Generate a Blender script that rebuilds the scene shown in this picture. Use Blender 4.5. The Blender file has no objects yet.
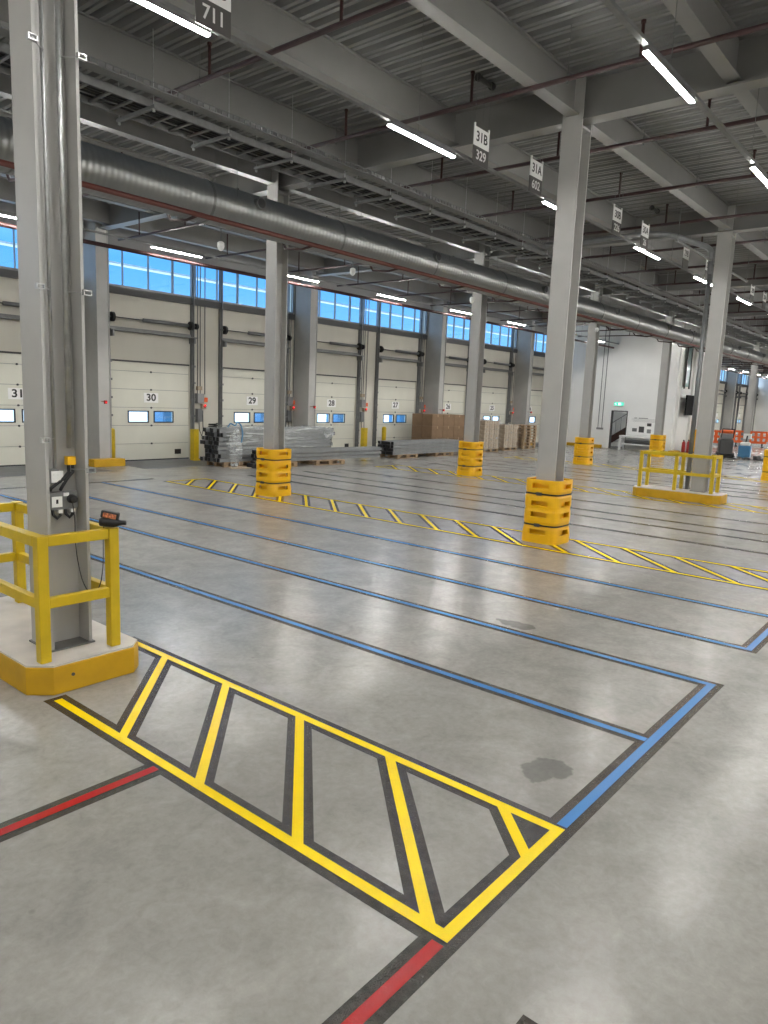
import bpy, math, random
from mathutils import Vector, Matrix
random.seed(7)
S = bpy.context.scene
COL = S.collection
PI = math.pi

# ------------------------------------------------------------------ helpers
class MB:
    def __init__(s): s.v = []; s.f = []; s.smooth = False
    def add(s, vs, fs):
        o = len(s.v); s.v += [tuple(p) for p in vs]; s.f += [tuple(i + o for i in q) for q in fs]; return s
    def box(s, x0, x1, y0, y1, z0, z1):
        vs = [(x, y, z) for z in (z0, z1) for (x, y) in ((x0, y0), (x1, y0), (x1, y1), (x0, y1))]
        return s.add(vs, [(3, 2, 1, 0), (4, 5, 6, 7), (0, 1, 5, 4), (1, 2, 6, 5), (2, 3, 7, 6), (3, 0, 4, 7)])
    def frame(s, p, q):
        p = Vector(p); q = Vector(q); d = (q - p).normalized()
        up = Vector((0, 0, 1)) if abs(d.z) < .95 else Vector((0, 1, 0))
        a = d.cross(up).normalized(); b = a.cross(d).normalized(); return p, q, a, b
    def bar(s, p, q, w, h):
        p, q, a, b = s.frame(p, q); vs = []
        for c in (p, q):
            for (i, j) in ((-1, -1), (1, -1), (1, 1), (-1, 1)): vs.append(c + a * (i * w / 2) + b * (j * h / 2))
        return s.add(vs, [(3, 2, 1, 0), (4, 5, 6, 7), (0, 1, 5, 4), (1, 2, 6, 5), (2, 3, 7, 6), (3, 0, 4, 7)])
    def tube(s, p, q, r, n=12, r2=None):
        p, q, a, b = s.frame(p, q); r2 = r if r2 is None else r2; vs = []
        for c, rr in ((p, r), (q, r2)):
            for k in range(n):
                t = 2 * PI * k / n; vs.append(c + a * (math.cos(t) * rr) + b * (math.sin(t) * rr))
        fs = [(k, (k + 1) % n, n + (k + 1) % n, n + k) for k in range(n)] + [tuple(range(n))[::-1], tuple(range(n, 2 * n))]
        return s.add(vs, fs)
    def path(s, pts, r, n=8):
        pts = [Vector(p) for p in pts]; vs = []; m = len(pts)
        a = None
        for i, p in enumerate(pts):
            d = (pts[min(i + 1, m - 1)] - pts[max(i - 1, 0)]).normalized()
            if a is None:
                up = Vector((0, 0, 1)) if abs(d.z) < .9 else Vector((0, 1, 0)); a = d.cross(up).normalized()
            else: a = (a - d * a.dot(d)).normalized()
            b = d.cross(a)
            for k in range(n):
                t = 2 * PI * k / n; vs.append(p + a * (math.cos(t) * r) + b * (math.sin(t) * r))
        fs = [(i * n + k, i * n + (k + 1) % n, (i + 1) * n + (k + 1) % n, (i + 1) * n + k) for i in range(m - 1) for k in range(n)]
        fs += [tuple(range(n))[::-1], tuple(range((m - 1) * n, m * n))]
        return s.add(vs, fs)
    def prism(s, pts, z0, z1):
        n = len(pts); vs = [(x, y, z0) for x, y in pts] + [(x, y, z1) for x, y in pts]
        return s.add(vs, [tuple(range(n))[::-1], tuple(range(n, 2 * n))] + [(k, (k + 1) % n, n + (k + 1) % n, n + k) for k in range(n)])
    def lathe(s, prof, c=(0, 0, 0), n=20, axis='z'):
        vs = []
        for (r, h) in prof:
            for k in range(n):
                t = 2 * PI * k / n; x, y = r * math.cos(t), r * math.sin(t)
                if axis == 'z': P = (x, y, h)
                elif axis == 'x': P = (h, x, y)
                else: P = (y, h, x)
                vs.append((c[0] + P[0], c[1] + P[1], c[2] + P[2]))
        m = len(prof)
        fs = [(i * n + k, i * n + (k + 1) % n, (i + 1) * n + (k + 1) % n, (i + 1) * n + k) for i in range(m - 1) for k in range(n)]
        fs += [tuple(range(n))[::-1], tuple(range((m - 1) * n, m * n))]
        return s.add(vs, fs)
    def quad(s, a, b, c, d): return s.add([a, b, c, d], [(0, 1, 2, 3)])
    def build(s, name, mat, parent=None, loc=(0, 0, 0), smooth=False, bevel=0, label=None):
        me = bpy.data.meshes.new(name); me.from_pydata(s.v, [], s.f); me.validate(); me.update()
        if mat: me.materials.append(mat)
        o = bpy.data.objects.new(name, me); COL.objects.link(o); o.location = loc
        if parent: o.parent = parent
        if smooth:
            for p in me.polygons: p.use_smooth = len(p.vertices) < 8
        if bevel:
            b = o.modifiers.new('bevel', 'BEVEL'); b.width = bevel; b.segments = 2; b.limit_method = 'ANGLE'; b.angle_limit = math.radians(50)
        if label: o['label'] = label
        return o

def tag(o, label=None, cat=None, group=None, kind=None):
    if label: o['label'] = label
    if cat: o['category'] = cat
    if group: o['group'] = group
    if kind: o['kind'] = kind
    return o
def empty(name, loc=(0, 0, 0), rz=0, **k):
    o = bpy.data.objects.new(name, None); COL.objects.link(o); o.location = loc; o.rotation_euler = (0, 0, rz)
    o.empty_display_size = .1
    return tag(o, **k)
def dup(o, loc=None, rz=None, label=None, group=None):
    def cp(a, par):
        c = a.copy(); COL.objects.link(c)
        if par: c.parent = par
        for ch in [x for x in kids.get(a.name, [])]: cp(ch, c)
        return c
    kids = {}
    def walk(a):
        kids[a.name] = list(a.children)
        for ch in a.children: walk(ch)
    walk(o); c = cp(o, None)
    if loc is not None: c.location = loc
    if rz is not None: c.rotation_euler = (0, 0, rz)
    if label: c['label'] = label
    if group: c['group'] = group
    return c
def txt(name, body, size, mat, parent, loc, rot, align='CENTER', bold=.0):
    c = bpy.data.curves.new(name, 'FONT'); c.body = body; c.size = size; c.align_x = align; c.align_y = 'CENTER'
    c.offset = bold; c.extrude = .0008
    c.materials.append(mat)
    t = bpy.data.objects.new(name, c); COL.objects.link(t)
    me = bpy.data.meshes.new_from_object(t.evaluated_get(bpy.context.evaluated_depsgraph_get()))
    bpy.data.objects.remove(t)
    o = bpy.data.objects.new(name, me); COL.objects.link(o); o.parent = parent; o.location = loc; o.rotation_euler = rot
    return o
ROT_S = (PI / 2, 0, 0)          # text facing -Y
ROT_W = (PI / 2, 0, -PI / 2)    # text facing -X

# ------------------------------------------------------------------ materials
def new_mat(name):
    m = bpy.data.materials.new(name); m.use_nodes = True; nt = m.node_tree
    return m, nt, nt.nodes['Principled BSDF']
def mat(name, col, rough=.5, metal=0, var=0, vscale=6, bump=0, bscale=40, stretch=None, spec=None):
    m, nt, b = new_mat(name); N = nt.nodes; L = nt.links
    b.inputs['Base Color'].default_value = (*col, 1); b.inputs['Roughness'].default_value = rough; b.inputs['Metallic'].default_value = metal
    if spec is not None: b.inputs['Specular IOR Level'].default_value = spec
    tc = N.new('ShaderNodeTexCoord'); mp = N.new('ShaderNodeMapping'); L.new(tc.outputs['Object'], mp.inputs[0])
    if stretch: mp.inputs['Scale'].default_value = stretch
    if var:
        n = N.new('ShaderNodeTexNoise'); n.inputs['Scale'].default_value = vscale; n.inputs['Detail'].default_value = 5
        L.new(mp.outputs[0], n.inputs[0])
        r = N.new('ShaderNodeValToRGB'); L.new(n.outputs[0], r.inputs[0])
        r.color_ramp.elements[0].position = .3; r.color_ramp.elements[1].position = .7
        r.color_ramp.elements[0].color = (*[c * (1 - var) for c in col], 1); r.color_ramp.elements[1].color = (*[min(1, c * (1 + var)) for c in col], 1)
        L.new(r.outputs[0], b.inputs['Base Color'])
    if bump:
        n2 = N.new('ShaderNodeTexNoise'); n2.inputs['Scale'].default_value = bscale; n2.inputs['Detail'].default_value = 4
        L.new(mp.outputs[0], n2.inputs[0])
        bp = N.new('ShaderNodeBump'); bp.inputs['Strength'].default_value = bump; bp.inputs['Distance'].default_value = .01
        L.new(n2.outputs[0], bp.inputs['Height']); L.new(bp.outputs[0], b.inputs['Normal'])
    return m
def emit(name, col, st):
    m = bpy.data.materials.new(name); m.use_nodes = True; nt = m.node_tree; nt.nodes.clear()
    e = nt.nodes.new('ShaderNodeEmission'); e.inputs[0].default_value = (*col, 1); e.inputs[1].default_value = st
    o = nt.nodes.new('ShaderNodeOutputMaterial'); nt.links.new(e.outputs[0], o.inputs[0]); return m

LAMP = 82
M = {}
M['steel'] = mat('grey_painted_steel', (.43, .425, .405), .42, var=.05, vscale=3)
M['beam'] = mat('shaded_grey_paint', (.215, .212, .202), .5, var=.05, vscale=2)  # same paint as the columns; dimmer light under the roof put into the colour
M['deck'] = mat('galvanised_deck', (.235, .237, .232), .55, metal=.1, var=.12, vscale=3, stretch=(4, .3, 1))
M['galv'] = mat('galvanised_metal', (.50, .51, .50), .35, metal=.8, var=.15, vscale=12)
M['galvd'] = mat('dull_galvanised', (.20, .203, .20), .5, metal=.5, var=.1, vscale=9)
M['wallb'] = mat('beige_wall_panel', (.60, .575, .50), .6, var=.05, vscale=1.2, stretch=(1, 1, .4))
M['door'] = mat('cream_door_panel', (.70, .69, .60), .45, var=.025, vscale=2, bump=.05, bscale=150)
M['white'] = mat('white_panel', (.86, .86, .84), .5, var=.03, vscale=1)
M['grey'] = mat('mid_grey', (.25, .25, .25), .5)
M['dark'] = mat('dark_metal', (.06, .06, .06), .45)
M['track'] = mat('dark_track_steel', (.20, .205, .21), .4, metal=.5, var=.1)
M['black'] = mat('black_rubber', (.012, .012, .013), .5)
M['red_pipe'] = mat('red_sprinkler_paint', (.038, .011, .010), .5, var=.15, vscale=5)
M['red_main'] = mat('red_main_paint', (.12, .028, .02), .4, var=.1)
M['yellow'] = mat('yellow_rail_paint', (.60, .42, .008), .42, var=.08, vscale=8)
M['kerb'] = mat('yellow_kerb_paint', (.58, .33, .006), .5, var=.1, vscale=5, bump=.12, bscale=25)
M['plast'] = mat('yellow_moulded_plastic', (.92, .50, .004), .38, var=.05, vscale=5)
M['ytape'] = mat('yellow_floor_tape', (.96, .69, .0), .25, bump=.18, bscale=120)
M['stape'] = mat('far_tape_grey_sheen', (.07, .085, .12), .25)  # far blue tape, its grey glancing reflection put into the colour
M['btape'] = mat('blue_floor_tape', (.06, .22, .52), .25, bump=.18, bscale=120)
M['rtape'] = mat('red_floor_tape', (.40, .012, .012), .25, bump=.18, bscale=120)
M['band'] = mat('dark_primer_band', (.048, .042, .035), .23, var=.35, vscale=20, bump=.6, bscale=110)
M['top'] = mat('pale_concrete_cap', (.62, .58, .53), .6, var=.12, vscale=4, bump=.1, bscale=30)
M['plate'] = mat('white_sign_face', (.88, .88, .86), .45)
M['plated'] = mat('dark_sign_face', (.10, .095, .09), .45)
M['ink'] = mat('black_lettering', (.02, .02, .02), .5)
M['wink'] = mat('white_lettering', (.85, .85, .83), .5)
M['card'] = mat('brown_cardboard', (.22, .14, .08), .75, var=.1, vscale=4)
M['card2'] = mat('pale_cardboard', (.40, .32, .235), .7, var=.25, vscale=7)
M['wood'] = mat('pallet_wood', (.36, .25, .15), .75, var=.25, vscale=8, stretch=(1, 6, 6))
M['rack'] = mat('grey_rack_beam', (.27, .28, .285), .4, metal=.3, var=.08)
M['orange'] = mat('orange_plastic', (.75, .12, .02), .45)
M['redg'] = mat('red_gloss', (.38, .018, .018), .35)
M['blue'] = mat('blue_plastic', (.06, .20, .36), .4)
M['bay'] = mat('dark_dock_plate', (.12, .12, .12), .45, var=.15, vscale=3)
M['lamp'] = emit('lamp_diffuser', (1, .985, .95), LAMP)
M['redlamp'] = emit('red_signal', (1, .03, .03), 1.6)
M['exitw'] = emit('exit_sign_white', (.6, 1, .9), .9)
M['exitg'] = emit('exit_sign_green', (.02, .45, .28), .8)

def glassy(name, tint, mix, rough=.05):
    m = bpy.data.materials.new(name); m.use_nodes = True; nt = m.node_tree; nt.nodes.clear(); N = nt.nodes
    t = N.new('ShaderNodeBsdfTransparent'); t.inputs[0].default_value = (*tint, 1)
    g = N.new('ShaderNodeBsdfGlossy'); g.inputs['Roughness'].default_value = rough
    x = N.new('ShaderNodeMixShader'); x.inputs[0].default_value = mix; o = N.new('ShaderNodeOutputMaterial')
    nt.links.new(t.outputs[0], x.inputs[1]); nt.links.new(g.outputs[0], x.inputs[2]); nt.links.new(x.outputs[0], o.inputs[0]); return m
M['glass'] = glassy('window_glass', (.9, .96, 1), .06)

def wrap_mat(nm='clear_plastic_wrap', sc=(.45, 3, 6), lo=.48, hi=.72):
    m = bpy.data.materials.new(nm); m.use_nodes = True; nt = m.node_tree; nt.nodes.clear(); N = nt.nodes; L = nt.links
    t = N.new('ShaderNodeBsdfTransparent'); p = N.new('ShaderNodeBsdfPrincipled')
    p.inputs['Base Color'].default_value = (.75, .78, .78, 1); p.inputs['Roughness'].default_value = .15
    tc = N.new('ShaderNodeTexCoord'); mp = N.new('ShaderNodeMapping'); mp.inputs['Scale'].default_value = sc
    n = N.new('ShaderNodeTexNoise'); n.inputs['Scale'].default_value = 2.2; n.inputs['Detail'].default_value = 6; n.inputs['Distortion'].default_value = .8
    L.new(tc.outputs['Object'], mp.inputs[0]); L.new(mp.outputs[0], n.inputs[0])
    r = N.new('ShaderNodeValToRGB'); r.color_ramp.elements[0].position = lo; r.color_ramp.elements[0].color = (.12,) * 3 + (1,)
    r.color_ramp.elements[1].position = hi; r.color_ramp.elements[1].color = (.85,) * 3 + (1,)
    L.new(n.outputs[0], r.inputs[0]); b = N.new('ShaderNodeBump'); b.inputs['Strength'].default_value = .8; b.inputs['Distance'].default_value = .05
    L.new(n.outputs[0], b.inputs['Height']); L.new(b.outputs[0], p.inputs['Normal'])
    x = N.new('ShaderNodeMixShader'); L.new(r.outputs[0], x.inputs[0]); L.new(t.outputs[0], x.inputs[1]); L.new(p.outputs[0], x.inputs[2])
    o = N.new('ShaderNodeOutputMaterial'); L.new(x.outputs[0], o.inputs[0]); return m
M['wrap'] = wrap_mat(); M['film'] = wrap_mat('thin_film', (2, 2, 3), .58, .82)

def floor_mat():
    m, nt, b = new_mat('polished_concrete'); N = nt.nodes; L = nt.links
    tc = N.new('ShaderNodeTexCoord')
    def noise(sc, det=6, dist=0, rough=.55):
        n = N.new('ShaderNodeTexNoise'); n.inputs['Scale'].default_value = sc; n.inputs['Detail'].default_value = det
        n.inputs['Distortion'].default_value = dist; n.inputs['Roughness'].default_value = rough; L.new(tc.outputs['Object'], n.inputs[0]); return n
    def ramp(src, p0, c0, p1, c1):
        r = N.new('ShaderNodeValToRGB'); L.new(src, r.inputs[0]); e = r.color_ramp.elements
        e[0].position = p0; e[1].position = p1; e[0].color = (*c0, 1); e[1].color = (*c1, 1); return r
    def mul(a, c, f=1):
        x = N.new('ShaderNodeMix'); x.data_type = 'RGBA'; x.blend_type = 'MULTIPLY'; x.inputs[0].default_value = f
        L.new(a, x.inputs[6]); L.new(c, x.inputs[7]); return x.outputs[2]
    n1 = noise(.55, 5, .3); base = ramp(n1.outputs[0], .25, (.300, .288, .265), .75, (.360, .348, .326)).outputs[0]
    n2 = noise(3.2, 8, .8, .65); base = mul(base, ramp(n2.outputs[0], .3, (.82, .82, .815), .7, (1.09, 1.09, 1.08)).outputs[0])
    n3 = noise(22, 6, .4, .7); base = mul(base, ramp(n3.outputs[0], .3, (.87, .87, .87), .7, (1.07, 1.07, 1.07)).outputs[0])
    # small dark specks and scuffs
    v = N.new('ShaderNodeTexVoronoi'); v.inputs['Scale'].default_value = 2.3; L.new(tc.outputs['Object'], v.inputs['Vector'])
    nb = noise(9, 3); ad = N.new('ShaderNodeMath'); ad.operation = 'MULTIPLY_ADD'; L.new(nb.outputs[0], ad.inputs[0]); ad.inputs[1].default_value = .12
    L.new(v.outputs['Distance'], ad.inputs[2])
    base = mul(base, ramp(ad.outputs[0], .06, (.74, .73, .72), .10, (1, 1, 1)).outputs[0])
    # two oil stains
    sp = N.new('ShaderNodeSeparateXYZ'); L.new(tc.outputs['Object'], sp.inputs[0])
    mask = None
    nd = noise(6, 3, 0)
    for (cx, cy, rx, ry) in ((3.67, 1.72, .16, .125), (6.0, 3.25, .10, .20)):
        def term(o, c, r):
            a = N.new('ShaderNodeMath'); a.operation = 'SUBTRACT'; L.new(sp.outputs[o], a.inputs[0]); a.inputs[1].default_value = c
            d = N.new('ShaderNodeMath'); d.operation = 'DIVIDE'; L.new(a.outputs[0], d.inputs[0]); d.inputs[1].default_value = r
            q = N.new('ShaderNodeMath'); q.operation = 'POWER'; L.new(d.outputs[0], q.inputs[0]); q.inputs[1].default_value = 2; return q
        tx, ty = term(0, cx, rx), term(1, cy, ry)
        sm = N.new('ShaderNodeMath'); sm.operation = 'ADD'; L.new(tx.outputs[0], sm.inputs[0]); L.new(ty.outputs[0], sm.inputs[1])
        s2 = N.new('ShaderNodeMath'); s2.operation = 'MULTIPLY_ADD'; L.new(nd.outputs[0], s2.inputs[0]); s2.inputs[1].default_value = 3.4; L.new(sm.outputs[0], s2.inputs[2])
        rr = ramp(s2.outputs[0], .0, (0, 0, 0), 1, (1, 1, 1))
        lt = N.new('ShaderNodeMapRange'); lt.inputs['From Min'].default_value = 2.45; lt.inputs['From Max'].default_value = 2.75
        L.new(s2.outputs[0], lt.inputs['Value']); base = mul(base, ramp(lt.outputs[0], 0, (.60, .60, .60), 1, (1, 1, 1)).outputs[0])
    # saw-cut slab joints every few metres
    L.new(base, b.inputs['Base Color'])
    rn = noise(1.6, 6, .6); rr = ramp(rn.outputs[0], .3, (.19,) * 3, .7, (.262,) * 3); L.new(rr.outputs[0], b.inputs['Roughness'])
    bn = noise(5.5, 7, .5, .6); bp = N.new('ShaderNodeBump'); bp.inputs['Strength'].default_value = .45; bp.inputs['Distance'].default_value = .006
    L.new(bn.outputs[0], bp.inputs['Height']); L.new(bp.outputs[0], b.inputs['Normal'])
    b.inputs['Specular IOR Level'].default_value = .4
    return m
M['floor'] = floor_mat()

def ribbed(name, col, scale, axis, rough=.35, metal=.85):
    m, nt, b = new_mat(name); N = nt.nodes; L = nt.links
    b.inputs['Base Color'].default_value = (*col, 1); b.inputs['Roughness'].default_value = rough; b.inputs['Metallic'].default_value = metal
    tc = N.new('ShaderNodeTexCoord'); w = N.new('ShaderNodeTexWave'); w.bands_direction = axis; w.inputs['Scale'].default_value = scale
    L.new(tc.outputs['Object'], w.inputs[0]); bp = N.new('ShaderNodeBump'); bp.inputs['Strength'].default_value = .6; bp.inputs['Distance'].default_value = .01
    L.new(w.outputs[0], bp.inputs['Height']); L.new(bp.outputs[0], b.inputs['Normal']); return m
M['duct'] = ribbed('spiral_duct_metal', (.30, .305, .295), 3.3, 'X', .33, .75)

# ------------------------------------------------------------------ layout constants
X0, XE, YB, YW = -9.0, 84.0, -14.0, 19.0
ZD = 6.68
CX = [2.45 + 7.73 * k for k in range(-1, 11)]   # girder lines
R1, R2 = 5.1, 11.4

# ------------------------------------------------------------------ room shell
def struct(mb, name, m, parent=None, **k):
    o = mb.build(name, m, parent, **k)
    if parent is None: o['kind'] = 'structure'
    return o
struct(MB().box(X0, XE, YB, YW, -.2, 0), 'floor', M['floor'])
# corrugated roof deck, ribs running across the hall
mb = MB(); x = X0; pts = []
while x < XE:
    pts += [(x, ZD), (x + .06, ZD), (x + .07, ZD + .022), (x + .09, ZD + .022), (x + .10, ZD), (x + .16, ZD), (x + .19, ZD + .09), (x + .215, ZD + .09), (x + .222, ZD + .075), (x + .228, ZD + .075), (x + .235, ZD + .09), (x + .26, ZD + .09)]; x += .29
pts.append((x, ZD)); n = len(pts)
mb.add([(a, YB, z) for a, z in pts] + [(a, YW, z) for a, z in pts], [(i, i + 1, n + i + 1, n + i) for i in range(n - 1)])
mb.box(X0, XE + .3, YB, YW, ZD + .16, ZD + .3)
struct(mb, 'ceiling', M['deck'])
struct(MB().box(XE, XE + .2, YB, YW + .2, 0, ZD + .2), 'wall_far', M['white'])
struct(MB().box(X0 - .2, X0, YB, YW + .2, 0, ZD + .2), 'wall_back', M['wallb'])
struct(MB().box(X0, XE, YB - .2, YB, 0, ZD + .2), 'wall_right', M['white'])

# dock wall with door openings and clerestory windows
DOORS = []          # (centre x, number)
for k in range(0, 8): DOORS.append((8.28 + 3.82 * k, str(31 - k)))
for k in range(0, 11): DOORS.append((43.03 + 3.865 * k, None))
DH, DW = 2.87, 1.31
mb = MB(); xs = [X0]
for c, nme in DOORS: xs += [c - DW, c + DW]
xs.append(XE)
for i in range(0, len(xs), 2): mb.box(xs[i], xs[i + 1], YW, YW + .2, 0, DH)
mb.box(X0, XE, YW, YW + .2, DH, 4.85)
mb.box(X0, XE, YW, YW + .2, 5.95, ZD + .2)
for c in [2.45 + 7.73 * k for k in range(-1, 11)]: mb.box(c - .25, c + .25, YW, YW + .2, 4.85, 5.95)
struct(mb, 'wall_left', M['wallb'])
struct(MB().box(X0, XE, YW - .22, YW - .002, 5.88, 6.40).box(X0, XE, YW - .06, YW - .002, 6.40, ZD), 'trim_20', M['grey'])
# dark channel below the clerestory, bay by bay, and the windows
WX = [2.45 + 7.73 * k for k in range(-1, 11)]
for i in range(len(WX) - 1):
    a, b = WX[i] + .25, WX[i + 1] - .25
    fr = MB().box(a, b, YW - .03, YW + .06, 4.85, 4.91).box(a, b, YW - .03, YW + .06, 5.89, 5.95)
    k = 0; q = a
    while q <= b + .01:
        w = .016 if k % 3 else .04
        fr.box(q - w / 2, q + w / 2, YW - .02, YW + .06, 4.91, 5.89); q += (b - a) / 9; k += 1
    o = struct(fr, 'window_%d' % (i + 1), M['track'])
    MB().box(a, b, YW + .02, YW + .03, 4.9, 5.9).build('window_glass', M['glass'], o)
    t = struct(MB().box(a, b, YW - .10, YW - .002, 4.66, 4.84), 'trim_%d' % (i + 1), M['dark'])
# dock doors
WORDS = {'31': 'thirty-one', '30': 'thirty', '29': 'twenty-nine', '28': 'twenty-eight', '27': 'twenty-seven', '26': 'twenty-six', '25': 'twenty-five', '24': 'twenty-four'}
def dock_door(i, c, num):
    d = empty('door_%d' % i, (c, YW + .06, 0)); d['kind'] = 'structure'
    zs = [.02, .50, 1.03, 1.55, 2.07, 2.58, DH]
    wins = ((-.74, -.10), (.10, .74)); z0w, z1w = 1.13, 1.44
    p = MB()
    for j in range(6):
        a, b = zs[j] + .006, zs[j + 1] - .006
        if j == 2:
            p.box(-DW, DW, -.03, .03, a, z0w).box(-DW, DW, -.03, .03, z1w, b)
            p.box(-DW, wins[0][0], -.03, .03, z0w, z1w).box(wins[0][1], wins[1][0], -.03, .03, z0w, z1w).box(wins[1][1], DW, -.03, .03, z0w, z1w)
        else: p.box(-DW, DW, -.03, .03, a, b)
    p.build('door_leaf', M['door'], d)
    MB().box(-DW, DW, .0, .012, .01, z0w - .02).box(-DW, DW, .0, .012, z1w + .02, DH).build('joint_strip', M['grey'], d)
    MB().box(-DW, DW, -.04, .02, 0, .035).build('bottom_seal', M['black'], d)
    MB().box(-DW, DW, -.075, -.03, DH - .035, DH + .01).build('top_seal', M['dark'], d)
    for (a, b) in wins:
        w = MB().box(a - .02, b + .02, -.045, -.02, z0w - .02, z0w + .012).box(a - .02, b + .02, -.045, -.02, z1w - .012, z1w + .02)
        w.box(a - .02, a + .012, -.045, -.02, z0w, z1w).box(b - .012, b + .02, -.045, -.02, z0w, z1w)
        w = w.build('window_frame', M['black'], d)
        MB().box(a, b, -.01, 0, z0w, z1w).build('pane', M['glass'], w)
    h = MB()
    for z in zs[1:6]: h.tube((0, -.03, z), (0, -.055, z), .028, 10)
    h.build('hinge', M['dark'], d)
    if i in (2, 3, 4, 5): MB().box(.80, 1.02, -.04, -.03, .16, .31).build('vent', M['black'], d)
    n = MB().box(-.24, .24, -.036, -.03, 1.70, 1.98).build('number_plate', M['plate'], d)
    if num: txt('number', num, .28, M['ink'], n, (0, -.038, 1.84), ROT_S, bold=.007).scale = (1.15, 1, 1)
def door_gear(c, label):
    g = empty('door_spring_shaft', (c, YW, 4.02), label=label, cat='door gear')
    MB().tube((-1.45, -.16, 0), (1.5, -.16, 0), .016, 8).build('shaft', M['dark'], g)
    MB().tube((-.35, -.16, 0), (1.15, -.16, 0), .052, 12).build('spring', M['track'], g, smooth=True)
    for s in (-1.33, 1.22, 1.42): MB().tube((s, -.16, 0), (s + .07, -.16, 0), .13 if s < 1.4 else .09, 14).build('cable_drum', M['black'], g)
    MB().box(-1.4, 1.45, -.26, -.004, -.36, -.33).box(-1.4, 1.45, -.05, -.004, -.36, -.24).build('shelf_angle', M['galvd'], g)
    for s in (-1.36, 1.30): MB().prism([(s, -.28), (s + .05, -.28), (s + .05, -.003), (s, -.003)], -.52, -.34).build('bracket', M['track'], g)
    return g
def track(x, label):
    t = MB().box(-.04, .04, -.10, -.004, 0, 6.45).box(-.012, .012, -.16, -.10, 0, 6.45)
    for z in (.3, .8, 1.3, 1.8, 2.3, 2.8): t.box(-.075, .075, -.13, -.10, z, z + .06)
    return tag(t.build('door_track', M['track'], None, (x, YW, 0)), label, 'door track')
for i, (c, num) in enumerate(DOORS):
    dock_door(i + 1, c, num)
    if num or c > 60:
        w = ('dock door %s' % WORDS[num]) if num else None
        if w:
            door_gear(c, 'spring shaft with black cable drums mounted above %s' % w)
            track(c - DW - .07, 'dark steel track on the left jamb of %s' % w)
            track(c + DW + .07, 'dark steel track on the right jamb of %s' % w)
        else:
            g = 'door tracks at the far end of the dock wall'
            for s in (-1, 1):
                o = track(c + s * (DW + .07), 'dark vertical door track on the distant dock wall beyond the white block'); o['group'] = g
            o = door_gear(c, 'spring shaft above a distant dock door beyond the white block'); o['group'] = 'door shafts at the far end of the dock wall'

# control stations between the doors
def station(x, label, lamp=True):
    g = empty('door_control_station', (x, YW, 0), label=label, cat='control box')
    MB().box(.10, .34, -.16, -.004, 1.72, 2.02).build('control_box', M['grey'], g)
    MB().box(.31, .45, -.12, -.004, 1.54, 1.70).build('stop_box', M['card2'], g, label='tan box with a red button')
    MB().lathe([(.001, -.15), (.045, -.145), (.045, -.12)], (.38, 0, 1.63), 12, 'y').build('stop_button', M['redg'], g)
    MB().box(.12, .30, -.13, -.004, 1.15, 1.55).build('switch_box', M['track'], g)
    MB().box(.14, .30, -.12, -.004, 2.12, 2.24).build('junction_box', M['card2'], g, label='tan junction box')
    MB().box(.34, .50, -.12, -.004, 1.76, 1.9).build('sign_box', M['orange'], g, label='orange box')
    if lamp: MB().lathe([(.001, -.185), (.022, -.18), (.022, -.155)], (.38, 0, 1.66), 10, 'y').build('signal_lamp', M['redlamp'], g)
    for q in (.17, .27, .44): MB().tube((q, -.05, 2.0), (q, -.05, 6.1), .016, 8).build('conduit', M['galvd'], g)
    MB().path([(.2, -.08, 1.2), (.2, -.10, .9), (.28, -.12, .7), (.34, -.1, .9), (.34, -.08, 1.5)], .012, 6).build('cable', M['black'], g)
    return g
station(DOORS[1][0] + DW + .10, 'grey control box and red stop button on wall between dock doors thirty and twenty-nine')
station(DOORS[3][0] + DW + .10, 'grey control box and red stop button on wall between dock doors twenty-eight and twenty-seven')
station(DOORS[2][0] + DW + .04, 'door control boxes half hidden behind the grey pillar between dock doors twenty-nine and twenty-eight')
station(DOORS[4][0] + DW + .10, 'door control boxes beside the pillar between dock doors twenty-seven and twenty-six')
station(DOORS[6][0] + DW + .10, 'door control boxes beside the pillar between dock doors twenty-five and twenty-four')

# dock plates in the floor before the doors
for i, (c, num) in enumerate(DOORS[:8]):
    tag(MB().prism([(c - 1.45, 16.9), (c + 1.45, 16.9), (c + 1.45, 18.98), (c - 1.45, 18.98)], 0, .004).build('dock_leveller_plate', M['bay']),
        'dark grey steel leveller plate in floor at dock door %s' % WORDS[num], 'dock plate')

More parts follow.
